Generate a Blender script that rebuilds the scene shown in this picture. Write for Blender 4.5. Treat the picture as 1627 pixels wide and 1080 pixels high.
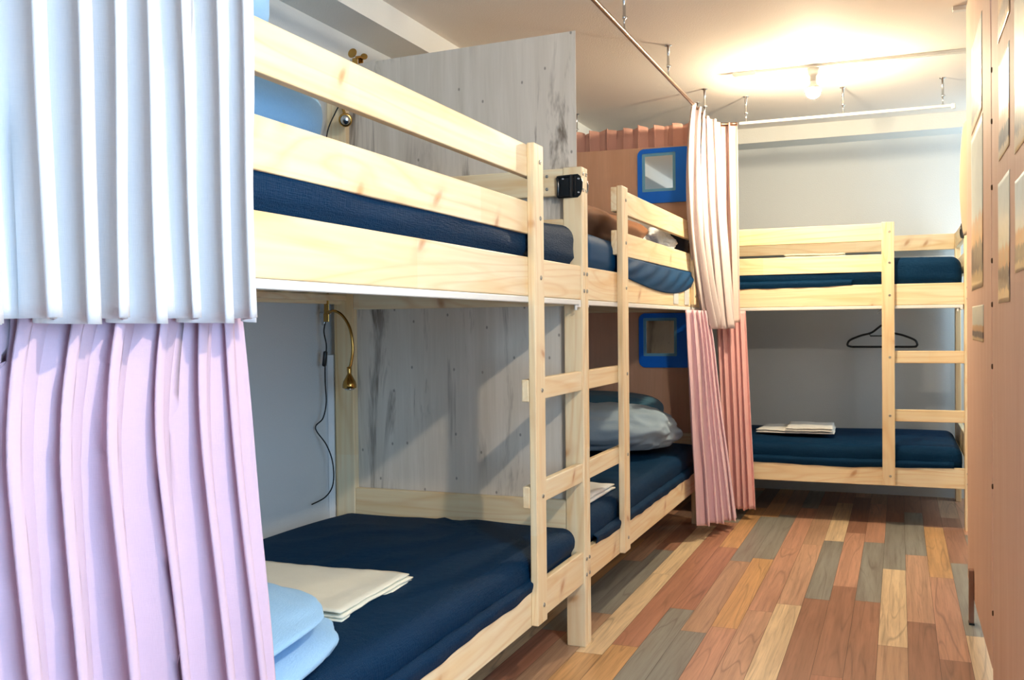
import bpy, bmesh, math, random
from mathutils import Vector, Matrix, noise
R = math.radians
random.seed(7)
SC = bpy.context.scene
COL = SC.collection
for o in list(bpy.data.objects):
    bpy.data.objects.remove(o)

# ------------------------------------------------------------------ camera, light, exposure
cam = bpy.data.cameras.new('camera'); cam.sensor_fit = 'HORIZONTAL'; cam.sensor_width = 36
cam.lens = 36 * 1543.18 / 1627; cam.clip_start = 0.02
camo = bpy.data.objects.new('camera', cam); COL.objects.link(camo)
camo.location = (0.9619, -3.0539, 1.0574)
camo.rotation_euler = (R(89.1134), R(0.5869), R(21.7326))
SC.camera = camo
w = bpy.data.worlds.new('world'); SC.world = w; w.use_nodes = True
bg = w.node_tree.nodes['Background']; bg.inputs[0].default_value = (0.62, 0.78, 1.0, 1); bg.inputs[1].default_value = 0.6
SC.view_settings.view_transform = 'Standard'; SC.view_settings.look = 'None'
SC.view_settings.gamma = 1; SC.view_settings.use_curve_mapping = False
SC.view_settings.exposure = 0.5

def area(name, loc, rot, sx, sy, energy, color):
    l = bpy.data.lights.new(name, 'AREA'); l.shape = 'RECTANGLE'; l.size = sx; l.size_y = sy
    l.energy = energy; l.color = color
    o = bpy.data.objects.new(name, l); COL.objects.link(o); o.location = loc; o.rotation_euler = rot
    return o
# daylight through the window right of the photographer, and through the window beyond the partitions on the right
area('front_window_daylight', (1.94, -2.65, 1.25), (0, R(90), 0), 1.65, 1.4, 38, (0.44, 0.72, 1.0))
area('side_window_daylight', (1.93, 3.02, 1.45), (0, R(90), 0), 1.2, 0.34, 9, (0.60, 0.84, 1.0))
BULB_FAR, BULB_NEAR = 1400, 1500          # emission of the two ceiling bulbs
CEIL = 2.25

# ------------------------------------------------------------------ materials
def lin(c):
    return tuple(((x / 255) / 12.92 if x / 255 <= 0.04045 else ((x / 255 + 0.055) / 1.055) ** 2.4) for x in c) + (1,)
class NT:
    def __init__(s, name, rough=0.5, spec=0.3):
        s.m = bpy.data.materials.new(name); s.m.use_nodes = True; s.t = s.m.node_tree
        s.b = s.t.nodes['Principled BSDF']; s.b.inputs['Roughness'].default_value = rough
        s.b.inputs['Specular IOR Level'].default_value = spec
    def n(s, typ, **kw):
        nd = s.t.nodes.new(typ)
        for k, v in kw.items(): setattr(nd, k, v)
        return nd
    def l(s, a, b): s.t.links.new(a, b)
    def val(s, sock, v):
        if isinstance(v, (int, float, tuple)): sock.default_value = v
        else: s.l(v, sock)
    def math(s, op, a, b=0.0, c=0.0):
        nd = s.n('ShaderNodeMath', operation=op)
        for i, v in enumerate((a, b, c)): s.val(nd.inputs[i], v)
        return nd.outputs[0]
    def mix(s, f, a, b, mode='MIX'):
        nd = s.n('ShaderNodeMix', data_type='RGBA', blend_type=mode)
        s.val(nd.inputs[0], f); s.val(nd.inputs[6], a); s.val(nd.inputs[7], b)
        return nd.outputs[2]
    def mapping(s, vec, scale=(1, 1, 1), loc=None):
        nd = s.n('ShaderNodeMapping'); s.l(vec, nd.inputs[0]); nd.inputs['Scale'].default_value = scale
        if loc is not None: s.val(nd.inputs['Location'], loc)
        return nd.outputs[0]
    def noise(s, vec, scale=1.0, detail=3, rough=0.5, dist=0.0):
        nd = s.n('ShaderNodeTexNoise'); s.l(vec, nd.inputs['Vector'])
        nd.inputs['Scale'].default_value = scale; nd.inputs['Detail'].default_value = detail
        nd.inputs['Roughness'].default_value = rough; nd.inputs['Distortion'].default_value = dist
        return nd.outputs[0]
    def ramp(s, f, stops, interp='LINEAR'):
        nd = s.n('ShaderNodeValToRGB'); cr = nd.color_ramp; cr.interpolation = interp
        while len(cr.elements) < len(stops): cr.elements.new(0.5)
        for e, (p, c) in zip(cr.elements, stops):
            e.position = p; e.color = c if len(c) == 4 else lin(c)
        s.l(f, nd.inputs[0]); return nd.outputs[0]
    def bump(s, h, strength=0.2, dist=0.01):
        nd = s.n('ShaderNodeBump'); nd.inputs['Strength'].default_value = strength; nd.inputs['Distance'].default_value = dist
        s.l(h, nd.inputs['Height']); s.l(nd.outputs[0], s.b.inputs['Normal'])
    def color(s, c): s.val(s.b.inputs['Base Color'], c)
def g(v): return (v, v, v, 1)

def plain(name, c, rough=0.5, metal=0.0, spec=0.3):
    t = NT(name, rough, spec); t.b.inputs['Metallic'].default_value = metal
    oc = t.n('ShaderNodeTexCoord').outputs['Object']
    f = t.noise(oc, 9, 2)
    t.color(t.mix(t.math('MULTIPLY', f, 0.12), lin(c), (0, 0, 0, 1)))
    return t.m

def pine_mat():
    t = NT('pine_wood', 0.42, 0.35)
    oc = t.n('ShaderNodeTexCoord').outputs['Object']
    rnd = t.n('ShaderNodeObjectInfo').outputs['Random']
    off = t.math('MULTIPLY', rnd, 37.0)
    cmb = t.n('ShaderNodeCombineXYZ'); 
    for i in range(3): t.l(off, cmb.inputs[i])
    v0 = t.n('ShaderNodeVectorMath', operation='ADD'); t.l(oc, v0.inputs[0]); t.l(cmb.outputs[0], v0.inputs[1])
    v = v0.outputs[0]
    grain = t.noise(t.mapping(v, (1.3, 22, 22)), 1.0, 3, 0.55, 0.6)
    fine = t.noise(t.mapping(v, (4, 130, 130)), 1.0, 2)
    base = t.ramp(grain, [(0.30, (238, 220, 180)), (0.5, (243, 231, 200)), (0.72, (233, 205, 158))])
    base = t.mix(t.math('MULTIPLY', fine, 0.16), base, lin((196, 148, 88)))
    # finger-joined lengths of slightly different tone
    sx = t.n('ShaderNodeSeparateXYZ'); t.l(v, sx.inputs[0])
    seg = t.math('FLOOR', t.math('MULTIPLY', sx.outputs[0], 1.55))
    wn = t.n('ShaderNodeTexWhiteNoise', noise_dimensions='1D'); t.l(seg, wn.inputs['W'])
    base = t.mix(t.math('MULTIPLY', wn.outputs[0], 0.30), base, lin((232, 190, 122)))
    # knots: dark spikes that run across the board
    warp = t.noise(v, 6, 2)
    kx = t.math('ADD', t.math('MULTIPLY', sx.outputs[0], 6.2), t.math('ADD', t.math('MULTIPLY', warp, 0.55), t.math('MULTIPLY', sx.outputs[2], 3.0)))
    kz = t.math('MULTIPLY', sx.outputs[2], 4.2)
    kc = t.n('ShaderNodeCombineXYZ'); t.l(kx, kc.inputs[0]); t.l(kz, kc.inputs[1])
    vor = t.n('ShaderNodeTexVoronoi', feature='F1', voronoi_dimensions='2D'); vor.inputs['Scale'].default_value = 1.0
    t.l(kc.outputs[0], vor.inputs['Vector'])
    keep = t.n('ShaderNodeSeparateColor'); t.l(vor.outputs['Color'], keep.inputs[0])
    on = t.math('GREATER_THAN', keep.outputs[0], 0.60)
    kn = t.ramp(vor.outputs['Distance'], [(0.0, g(1)), (0.05, g(0.75)), (0.10, g(0.22)), (0.24, g(0.0))])
    kf = t.math('MULTIPLY', on, kn)
    base = t.mix(t.math('MULTIPLY', kf, 0.75), base, lin((176, 104, 50)))
    # swirl of darker rings near knots
    wv = t.n('ShaderNodeTexWave', wave_type='BANDS', bands_direction='Z'); wv.inputs['Scale'].default_value = 14
    wv.inputs['Distortion'].default_value = 5; wv.inputs['Detail'].default_value = 2; wv.inputs['Detail Scale'].default_value = 0.6
    t.l(t.mapping(v, (0.35, 1, 1)), wv.inputs['Vector'])
    cn = t.noise(t.mapping(v, (0.7, 7, 7)), 1.0, 1, 0.4, 0.3)
    fr = t.math('ABSOLUTE', t.math('SUBTRACT', t.math('FRACT', t.math('MULTIPLY', cn, 12.0)), 0.5))
    base = t.mix(t.ramp(fr, [(0.0, g(0.34)), (0.2, g(0.0))]), base, lin((214, 166, 104)))
    base = t.mix(t.math('MULTIPLY', wv.outputs['Fac'], 0.10), base, lin((216, 168, 104)))
    t.color(base); t.bump(fine, 0.06, 0.002)
    return t.m
PINE = pine_mat()

def ply_mat(name, c1, c2, stain, stain_amt, nails=True):
    t = NT(name, 0.6, 0.2)
    v = t.n('ShaderNodeTexCoord').outputs['Object']
    gr = t.noise(t.mapping(v, (18, 18, 1.4)), 1.0, 4, 0.6, 0.5)
    fine = t.noise(t.mapping(v, (160, 160, 6)), 1.0, 2)
    base = t.ramp(gr, [(0.32, c1), (0.68, c2)])
    base = t.mix(t.math('MULTIPLY', fine, 0.16), base, lin((120, 100, 84)))
    sn = t.noise(t.mapping(v, (9.5, 9.5, 1.15)), 1.0, 5, 0.72, 0.9)
    pa = t.noise(t.mapping(v, (2.2, 2.2, 1.4)), 1.0, 2)
    s2 = t.math('MULTIPLY', t.ramp(sn, [(0.54, g(0)), (0.66, g(1))]), t.ramp(pa, [(0.38, g(0)), (0.56, g(1))]))
    base = t.mix(t.math('MULTIPLY', s2, stain_amt), base, lin(stain))
    if nails:
        sp = t.n('ShaderNodeSeparateXYZ'); t.l(v, sp.inputs[0])
        nc = t.n('ShaderNodeCombineXYZ'); t.l(t.math('MULTIPLY', sp.outputs[0], 7.5), nc.inputs[0]); t.l(t.math('MULTIPLY', sp.outputs[2], 5.0), nc.inputs[1])
        vor = t.n('ShaderNodeTexVoronoi', feature='F1', voronoi_dimensions='2D'); vor.inputs['Scale'].default_value = 1.0; vor.inputs['Randomness'].default_value = 0.75
        t.l(nc.outputs[0], vor.inputs['Vector'])
        nf = t.math('MULTIPLY', t.ramp(vor.outputs['Distance'], [(0.0, g(1)), (0.018, g(1)), (0.034, g(0))]), 0.8)
        base = t.mix(t.math('MULTIPLY', nf, 0.7), base, lin((60, 50, 45)))
    t.color(base); return t.m
PLY = ply_mat('whitewashed_plywood', (208, 200, 187), (222, 214, 203), (84, 68, 56), 0.85)
PLYTAN = ply_mat('tan_hardboard', (222, 174, 144), (230, 184, 154), (200, 150, 120), 0.25, False)
PLYR = ply_mat('birch_plywood', (230, 192, 170), (238, 204, 184), (216, 170, 146), 0.25, False)

def floor_mat():
    t = NT('vinyl_plank_floor', 0.34, 0.4)
    at = t.n('ShaderNodeAttribute', attribute_name='plank')
    v = t.n('ShaderNodeTexCoord').outputs['Object']
    off = t.n('ShaderNodeCombineXYZ'); t.l(t.math('MULTIPLY', at.outputs['Alpha'], 31.0), off.inputs[0]); t.l(t.math('MULTIPLY', at.outputs['Alpha'], 17.0), off.inputs[1])
    av = t.n('ShaderNodeVectorMath', operation='ADD'); t.l(v, av.inputs[0]); t.l(off.outputs[0], av.inputs[1])
    gr = t.noise(t.mapping(av.outputs[0], (30, 1.6, 1)), 1.0, 4, 0.6, 0.8)
    fine = t.noise(t.mapping(av.outputs[0], (190, 5, 1)), 1.0, 2)
    base = t.mix(t.ramp(gr, [(0.35, g(0)), (0.7, g(0.85))]), at.outputs['Color'], t.mix(0.42, at.outputs['Color'], lin((70, 36, 22))))
    base = t.mix(t.math('MULTIPLY', fine, 0.2), base, lin((60, 38, 28)))
    cn = t.noise(t.mapping(av.outputs[0], (10, 0.55, 1)), 1.0, 1, 0.35, 0.15)
    fr = t.math('ABSOLUTE', t.math('SUBTRACT', t.math('FRACT', t.math('MULTIPLY', cn, 10.0)), 0.5))
    ring = t.ramp(fr, [(0.0, g(1)), (0.03, g(0.6)), (0.10, g(0.0))])
    pat = t.noise(t.mapping(av.outputs[0], (5, 1.5, 1)), 1.0, 1)
    base = t.mix(t.math('MULTIPLY', t.math('MULTIPLY', ring, t.ramp(pat, [(0.42, g(0.12)), (0.60, g(1))])), 0.42), base, lin((66, 42, 30)))
    pores = t.noise(t.mapping(av.outputs[0], (90, 2.6, 1)), 1.0, 3, 0.7)
    base = t.mix(t.math('MULTIPLY', t.ramp(pores, [(0.52, g(0)), (0.72, g(1))]), 0.35), base, lin((74, 50, 38)))
    hs = t.n('ShaderNodeHueSaturation'); hs.inputs['Saturation'].default_value = 0.9; hs.inputs['Value'].default_value = 1.12; t.l(base, hs.inputs['Color']); base = hs.outputs[0]
    t.color(base); return t.m
FLOORM = floor_mat()

def wall_mat(name, c, c2=None, texture=0.35):
    t = NT(name, 0.75, 0.15)
    v = t.n('ShaderNodeTexCoord').outputs['Object']
    n1 = t.noise(v, 160, 2); n2 = t.noise(v, 2.2, 3)
    t.color(t.mix(t.math('MULTIPLY', n2, 0.3), lin(c), lin(c2 or c)))
    t.bump(n1, texture, 0.003); return t.m
WALL = wall_mat('white_wallpaper', (206, 212, 216), (198, 206, 212))
BEAMM = wall_mat('white_beam_paint', (228, 230, 228), (220, 224, 222))
CEILM = wall_mat('ceiling_wallpaper', (240, 234, 226), (236, 229, 220))

def cloth(name, c, c2=None, rough=0.85, trans=0.0, weave=1100, sheen=0.1, bumps=0.1, wr=0.0):
    t = NT(name, rough, 0.1)
    v = t.n('ShaderNodeTexCoord').outputs['Object']
    n2 = t.noise(v, 3.0, 3)
    base = t.mix(t.math('MULTIPLY', n2, 0.6), lin(c), lin(c2 or c))
    th = t.noise(t.mapping(v, (1, 1, 0.08)), weave, 1); th2 = t.noise(t.mapping(v, (0.08, 0.08, 1)), weave, 1)
    wv = t.math('ADD', th, th2)
    base = t.mix(t.math('MULTIPLY', t.math('SUBTRACT', wv, 0.7), 0.06), base, (0, 0, 0, 1))
    t.color(base)
    t.b.inputs['Sheen Weight'].default_value = sheen
    h = wv
    if wr > 0:
        wn = t.noise(v, 7, 4, 0.6, 1.2); h = t.math('ADD', t.math('MULTIPLY', wn, wr), wv)
    t.bump(h, bumps, 0.003 if wr == 0 else 0.012)
    if trans > 0:
        tr = t.n('ShaderNodeBsdfTranslucent'); t.l(base, tr.inputs[0])
        mx = t.n('ShaderNodeMixShader'); mx.inputs[0].default_value = trans
        out = t.t.nodes['Material Output']
        t.l(t.b.outputs[0], mx.inputs[1]); t.l(tr.outputs[0], mx.inputs[2]); t.l(mx.outputs[0], out.inputs[0])
    return t.m
C_WHITE = cloth('white_curtain_cloth', (221, 221, 225), (216, 217, 223), trans=0.12)
C_PINK = cloth('lilac_pink_curtain_cloth', (216, 190, 209), (210, 181, 203), trans=0.14)
C_PEACH = cloth('pale_peach_curtain_cloth', (240, 228, 226), (236, 222, 220), trans=0.2)
C_ROSE = cloth('rose_curtain_cloth', (252, 202, 200), (248, 192, 190), trans=0.2)
C_ROSE2 = cloth('light_rose_curtain_cloth', (252, 222, 230), (249, 214, 223), trans=0.2)
C_DUSTY = cloth('dusty_rose_curtain_cloth', (226, 176, 160), (218, 164, 148), trans=0.1)
C_NAVY = cloth('navy_sheet_cloth', (0, 45, 78), (0, 33, 58), 0.62, weave=500, sheen=0.0, bumps=0.35, wr=1.2)
C_NAVYB = cloth('blue_sheet_cloth', (10, 68, 112), (6, 50, 88), 0.6, sheen=0.0, wr=1.0)
C_SKY = cloth('light_blue_cotton', (158, 200, 236), (146, 190, 228), 0.8, bumps=0.35, wr=0.8)
C_SLATE = cloth('slate_blue_satin', (160, 180, 196), (134, 158, 178), 0.42, bumps=0.4, wr=1.2)
C_TEAL = cloth('dark_teal_satin', (70, 112, 134), (56, 96, 118), 0.4, bumps=0.4, wr=1.2)
C_CREAM = cloth('cream_towel_cloth', (232, 228, 210), (226, 220, 200), weave=300)
C_TOWEL = cloth('white_towel_cloth', (236, 234, 228), (228, 226, 220), weave=300)
C_BROWN = cloth('brown_satin', (168, 116, 78), (120, 78, 52), 0.35, bumps=0.5, wr=1.6)
C_CHAR = cloth('charcoal_cloth', (58, 56, 62), (50, 50, 56), 0.8)
WHITEM = plain('white_enamel', (232, 232, 228), 0.4)
BRASS = plain('polished_brass', (196, 154, 84), 0.22, 1.0, 0.5)
CHROME = plain('chrome_metal', (205, 208, 210), 0.2, 1.0, 0.5)
STEEL = plain('bronze_rail_metal', (150, 122, 104), 0.32, 1.0, 0.5)
BOLT = plain('zinc_bolt', (176, 174, 166), 0.35, 0.9, 0.5)
BLACK = plain('black_plastic', (14, 18, 22), 0.3, 0, 0.5)
DARKB = plain('black_rubber_cord', (16, 18, 24), 0.55)
BLUEP = plain('royal_blue_plastic', (2, 124, 255), 0.35, 0, 0.4)
BLUEL = plain('translucent_blue_edge', (120, 186, 222), 0.3, 0, 0.4)
PLASTW = plain('clear_white_plastic', (214, 222, 228), 0.25, 0, 0.5)
BROWNM = plain('aged_brown_bracket', (96, 66, 46), 0.5, 0.3)
mm = NT('mirror_glass', 0.03, 0.5); mm.b.inputs['Metallic'].default_value = 1.0; mm.b.inputs['Base Color'].default_value = (0.86, 0.9, 0.9, 1); MIRROR = mm.m
def glow(name, c, strength):
    t = NT(name); t.b.inputs['Emission Color'].default_value = c; t.b.inputs['Emission Strength'].default_value = strength
    t.b.inputs['Base Color'].default_value = (1, 1, 1, 1); return t.m
BULBM = glow('lit_bulb_far', (1.0, 0.83, 0.57, 1), BULB_FAR)
BULBN = glow('lit_bulb_near', (1.0, 0.86, 0.68, 1), BULB_NEAR)

# ------------------------------------------------------------------ mesh helpers
def tag(o, label=None, cat=None, group=None, kind=None):
    if label: o['label'] = label
    if cat: o['category'] = cat
    if group: o['group'] = group
    if kind: o['kind'] = kind
    return o
def finish(name, bm, mat, parent=None, smooth=False, mw=None):
    me = bpy.data.meshes.new(name); bm.normal_update(); bm.to_mesh(me); bm.free()
    me.materials.append(mat)
    if smooth:
        for p in me.polygons: p.use_smooth = True
    o = bpy.data.objects.new(name, me); COL.objects.link(o)
    if mw is not None: o.matrix_world = mw
    if parent: o.parent = parent
    return o
def empty(name, loc=(0, 0, 0), rz=0):
    o = bpy.data.objects.new(name, None); COL.objects.link(o); o.location = loc; o.rotation_euler = (0, 0, rz); o.empty_display_size = 0.1
    return o
def box_bm(sx, sy, sz, bev=0.0, seg=2, bm=None, at=(0, 0, 0)):
    b = bmesh.new()
    bmesh.ops.create_cube(b, size=1, matrix=Matrix.Diagonal((sx, sy, sz, 1)))
    if bev > 0:
        bmesh.ops.bevel(b, geom=b.edges[:], offset=bev, segments=seg, affect='EDGES', profile=0.5)
    bmesh.ops.translate(b, verts=b.verts, vec=at)
    if bm is None: return b
    me = bpy.data.meshes.new('tmp'); b.to_mesh(me); b.free(); bm.from_mesh(me); bpy.data.meshes.remove(me)
    return bm
def board(name, lo, hi, parent=None, mat=None, axis=None, bev=0.003, off=(0, 0, 0)):
    """a plank between two corners; its own X runs along the grain, Y through the thickness"""
    lo, hi = Vector(lo), Vector(hi); d = hi - lo; c = (lo + hi) / 2
    if axis is None: axis = max(range(3), key=lambda i: d[i])
    rest = [i for i in range(3) if i != axis]
    thin = min(rest, key=lambda i: d[i]); wide = [i for i in rest if i != thin][0]
    ex = Vector([1 if i == axis else 0 for i in range(3)]); ey = Vector([1 if i == thin else 0 for i in range(3)])
    ez = ex.cross(ey)
    bm = box_bm(d[axis], d[thin], d[wide], bev)
    m = Matrix((ex, ey, ez)).transposed().to_4x4(); m.translation = c - Vector(off)
    o = finish(name, bm, mat or PINE, None)
    o.parent = parent; o.matrix_local = m
    return o
def tube_bm(pts, r, n=10, bm=None, closed=False):
    bm = bm or bmesh.new(); pts = [Vector(p) for p in pts]; rings = []
    rad = r if isinstance(r, (list, tuple)) else [r] * len(pts)
    up = Vector((0.13, 0.31, 0.94)).normalized(); prev = None
    for i, p in enumerate(pts):
        a = pts[max(i - 1, 0)]; b = pts[min(i + 1, len(pts) - 1)]
        t = (b - a).normalized()
        if prev is None:
            s = t.cross(up); 
            if s.length < 1e-3: s = t.cross(Vector((1, 0, 0)))
        else: s = prev - t * prev.dot(t)
        s.normalize(); prev = s; q = t.cross(s)
        rings.append([bm.verts.new(p + (s * math.cos(k * 2 * math.pi / n) + q * math.sin(k * 2 * math.pi / n)) * rad[i]) for k in range(n)])
    for a, b in zip(rings, rings[1:]):
        for k in range(n): bm.faces.new((a[k], a[(k + 1) % n], b[(k + 1) % n], b[k]))
    bm.faces.new(rings[0][::-1]); bm.faces.new(rings[-1])
    return bm
def lathe_bm(prof, n=20, bm=None, mat=None):
    bm = bm or bmesh.new(); rings = []; start = len(bm.verts); new = []
    for r, z in prof:
        ring = [bm.verts.new((max(r, 1e-4) * math.cos(k * 2 * math.pi / n), max(r, 1e-4) * math.sin(k * 2 * math.pi / n), z)) for k in range(n)]
        rings.append(ring); new += ring
    for a, b in zip(rings, rings[1:]):
        for k in range(n): bm.faces.new((a[k], a[(k + 1) % n], b[(k + 1) % n], b[k]))
    bm.faces.new(rings[0][::-1]); bm.faces.new(rings[-1])
    if mat is not None: bmesh.ops.transform(bm, matrix=mat, verts=new)
    return bm
def smoothpath(pts, sub=8):
    pts = [Vector(p) for p in pts]; out = []
    P = [pts[0]] + pts + [pts[-1]]
    for i in range(1, len(P) - 2):
        p0, p1, p2, p3 = P[i - 1:i + 3]
        for k in range(sub):
            t = k / sub
            out.append(0.5 * ((2 * p1) + (-p0 + p2) * t + (2 * p0 - 5 * p1 + 4 * p2 - p3) * t * t + (-p0 + 3 * p1 - 3 * p2 + p3) * t ** 3))
    out.append(pts[-1]); return out
def fn(x, y, z): return noise.noise(Vector((x, y, z)))
def cushion(name, mat, loc, half, rz=0.0, tilt=(0, 0), e=(0.55, 0.75), wr=0.02, seed=0, parent=None, pinch=0.0, lumps=0.05, n=48, crease=0.0):
    """stuffed cloth body: a superellipsoid with wrinkles, flat where it lies"""
    bm = bmesh.new()
    bmesh.ops.create_uvsphere(bm, u_segments=n * 2, v_segments=n, radius=1)
    hx, hy, hz = half
    def sp(v, p): return math.copysign(abs(v) ** p, v)
    for v in bm.verts:
        x, y, z = v.co
        th = math.atan2(y, x); ph = math.asin(max(-1, min(1, z)))
        X = sp(math.cos(ph), e[1]) * sp(math.cos(th), e[0]); Y = sp(math.cos(ph), e[1]) * sp(math.sin(th), e[0]); Z = sp(math.sin(ph), e[1])
        lump = 1 + lumps * fn(X * 1.3 + seed, Y * 1.3, Z * 1.3 + seed)
        q = noise.noise(Vector((X * 2.1 + seed * 3.1, Y * 2.6, Z * 2.2)))
        ridge = (1 - abs(noise.noise(Vector((X * 3.2 + q * 1.4 + seed, Y * 4.4 - q, Z * 3 + seed))))) ** 3
        k = lump + wr * (ridge - 0.4) * 2
        if pinch: k *= 1 - pinch * max(0, abs(X) - 0.75) * (1 + 0.7 * math.sin(5 * math.atan2(Z, Y) + 1))
        if crease: k *= 1 - crease * math.exp(-((Z - 0.05 - 0.22 * math.sin(X * 2.2 + Y)) / 0.13) ** 2) * max(0.0, min(1.0, (X + 0.5 + 0.4 * Y)))
        zz = Z * hz * k
        if zz < -hz * 0.72: zz = -hz * 0.72 - (abs(zz) - hz * 0.72) * 0.15
        v.co = (X * hx * k, Y * hy * k, zz)
    mw = Matrix.Translation(loc) @ Matrix.Rotation(rz, 4, 'Z') @ Matrix.Rotation(tilt[0], 4, 'X') @ Matrix.Rotation(tilt[1], 4, 'Y')
    o = finish(name, bm, mat, parent, True, mw)
    sm_ = o.modifiers.new('soften', 'SMOOTH'); sm_.factor = 0.5; sm_.iterations = 8
    return o
def cloth_grid(name, mat, f, nu, nv, parent=None, thick=0.002):
    bm = bmesh.new(); vs = [[bm.verts.new(f(i / nu, j / nv)) for j in range(nv + 1)] for i in range(nu + 1)]
    for i in range(nu):
        for j in range(nv): bm.faces.new((vs[i][j], vs[i + 1][j], vs[i + 1][j + 1], vs[i][j + 1]))
    o = finish(name, bm, mat, parent, True)
    s = o.modifiers.new('thickness', 'SOLIDIFY'); s.thickness = thick; s.offset = 0
    return o

# ------------------------------------------------------------------ the room
XL, XR, YF, YB = -0.968, 2.0, -4.6, 3.28
# floor: one mesh, one face per plank, planks of mixed wood colours
PC = dict(C=(232, 202, 156), O=(214, 162, 98), S=(206, 160, 126), P=(204, 150, 118), R=(184, 124, 94), B=(166, 116, 88), T=(190, 150, 116), G=(148, 148, 138), K=(140, 110, 94))
W0, PW, PL = 0.893, 0.0908, 1.052
COLS = {0: (0.32, 'BTCGB'), -1: (0.83, 'BBGPT'), -2: (1.02, 'RBPBS'), -3: (0.80, 'TBGCR'), -4: (0.69, 'PCSTB'), -5: (0.57, 'RSPPG'),
        -6: (0.33, 'BPOGT'), -7: (0.25, 'SGTGO'), -8: (0.50, 'OGROK'), -9: (0.03, 'GORRG'), -10: (-0.08, 'TOCCR'), -11: (0.35, 'KTGBS'),
        1: (0.62, 'TBSGB'), 2: (0.24, 'SBPOB'), 3: (0.52, 'RCGBT'), 4: (0.1, 'SBCGP')}
bm = bmesh.new(); lay = bm.loops.layers.float_color.new('plank')
ci0 = math.floor((XL - W0) / PW); ci1 = math.ceil((XR - W0) / PW)
for ci in range(ci0, ci1):
    x0 = max(XL, W0 + ci * PW); x1 = min(XR, W0 + (ci + 1) * PW)
    j0, cols = COLS.get(ci, (random.random(), ''.join(random.choice('COSPRBTGK') for _ in range(5))))
    for r in range(-7, 6):
        y0 = max(YF, j0 + r * PL); y1 = min(YB, j0 + (r + 1) * PL)
        if y1 <= y0: continue
        k = r + 2       # cols[1] ends at the joint, cols[2] starts there
        ch = cols[k] if 0 <= k < len(cols) else random.choice('COSPRBTG')
        c = lin(PC[ch]); a = random.random()
        e = 0.0006
        vs = [bm.verts.new((x, y, 0)) for x, y in ((x0 + e, y0 + e), (x1 - e, y0 + e), (x1 - e, y1 - e), (x0 + e, y1 - e))]
        f = bm.faces.new(vs)
        for l in f.loops: l[lay] = (c[0], c[1], c[2], a)
vs = [bm.verts.new(p) for p in ((XL - .1, YF - .1, -0.001), (XR + .1, YF - .1, -0.001), (XR + .1, YB + .1, -0.001), (XL - .1, YB + .1, -0.001))]
f = bm.faces.new(vs)
for l in f.loops: l[lay] = (0.03, 0.02, 0.015, 0.5)
tag(finish('floor', bm, FLOORM), kind='structure')
def struct(name, lo, hi, mat):
    lo, hi = Vector(lo), Vector(hi); d = hi - lo
    o = finish(name, box_bm(d.x, d.y, d.z), mat, None, False, Matrix.Translation((lo + hi) / 2))
    return tag(o, kind='structure')
struct('ceiling', (XL - .1, YF - .1, CEIL), (XR + .1, YB + .1, CEIL + .1), CEILM)
struct('wall_left', (XL - .1, YF - .1, 0), (XL, YB + .1, CEIL), WALL)
struct('wall_back', (XL, YB, 0), (XR + .1, YB + .1, CEIL), WALL)
def wall_with_hole(name, quads, mat):
    bm = bmesh.new()
    for lo, hi in quads:
        lo, hi = Vector(lo), Vector(hi); d = hi - lo
        box_bm(d.x, d.y, d.z, 0, 1, bm, (lo + hi) / 2)
    return tag(finish(name, bm, mat), kind='structure')
t = 0.1
struct('wall_front', (XL, YF - .1, 0), (XR + .1, YF, CEIL), WALL)
wall_with_hole('wall_right', [((XR, YF, 0), (XR + t, -3.4, CEIL)), ((XR, -3.4, 0), (XR + t, -1.9, .4)), ((XR, -3.4, 2.1), (XR + t, -1.9, CEIL)), ((XR, -1.9, 0), (XR + t, 2.8, CEIL)), ((XR, 3.24, 0), (XR + t, YB, CEIL)), ((XR, 2.8, 0), (XR + t, 3.24, .8)), ((XR, 2.8, 2.1), (XR + t, 3.24, CEIL))], WALL)
def window(name, corners, axis):
    r = tag(empty(name, corners[0]), kind='structure')
    (x0, y0, z0), (x1, y1, z1) = corners
    fr = bmesh.new(); th = 0.05
    def b(lo, hi):
        lo, hi = Vector(lo), Vector(hi); d = hi - lo; box_bm(abs(d.x), abs(d.y), abs(d.z), 0.004, 1, fr, (lo + hi) / 2 - Vector(corners[0]))
    if axis == 'x':
        for xa, xb in ((x0, x0 + th), ((x0 + x1) / 2 - th / 2, (x0 + x1) / 2 + th / 2), (x1 - th, x1)): b((xa, y0 - .06, z0), (xb, y0 - .02, z1))
        for za, zb in ((z0, z0 + th), (z1 - th, z1)): b((x0, y0 - .06, za), (x1, y0 - .02, zb))
    else:
        for ya, yb in ((y0, y0 + th), ((y0 + y1) / 2 - th / 2, (y0 + y1) / 2 + th / 2), (y1 - th, y1)): b((x0 + .02, ya, z0), (x0 + .06, yb, z1))
        for za, zb in ((z0, z0 + th), (z1 - th, z1)): b((x0 + .02, y0, za), (x0 + .06, y1, zb))
    finish('window_frame', fr, WHITEM, r)
window('window_1', ((XR, -3.4, .4), (XR, -1.9, 2.1)), 'y')
window('window_2', ((XR, 2.8, .8), (XR, 3.24, 2.1)), 'y')
struct('trim_1', (XL, YF, 2.155), (-0.79, YB, CEIL), BEAMM)          # beam along the left wall
struct('trim_2', (-0.79, 3.06, 2.16), (XR, YB, CEIL), BEAMM)         # beam along the back wall
struct('gap_light_strip', (-0.966, -0.030, 0.0), (-0.9425, -0.002, 0.955), plain('gap_light_white', (252, 252, 252), 0.5))   # white strip standing in for light through the gap by the rear post

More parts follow.
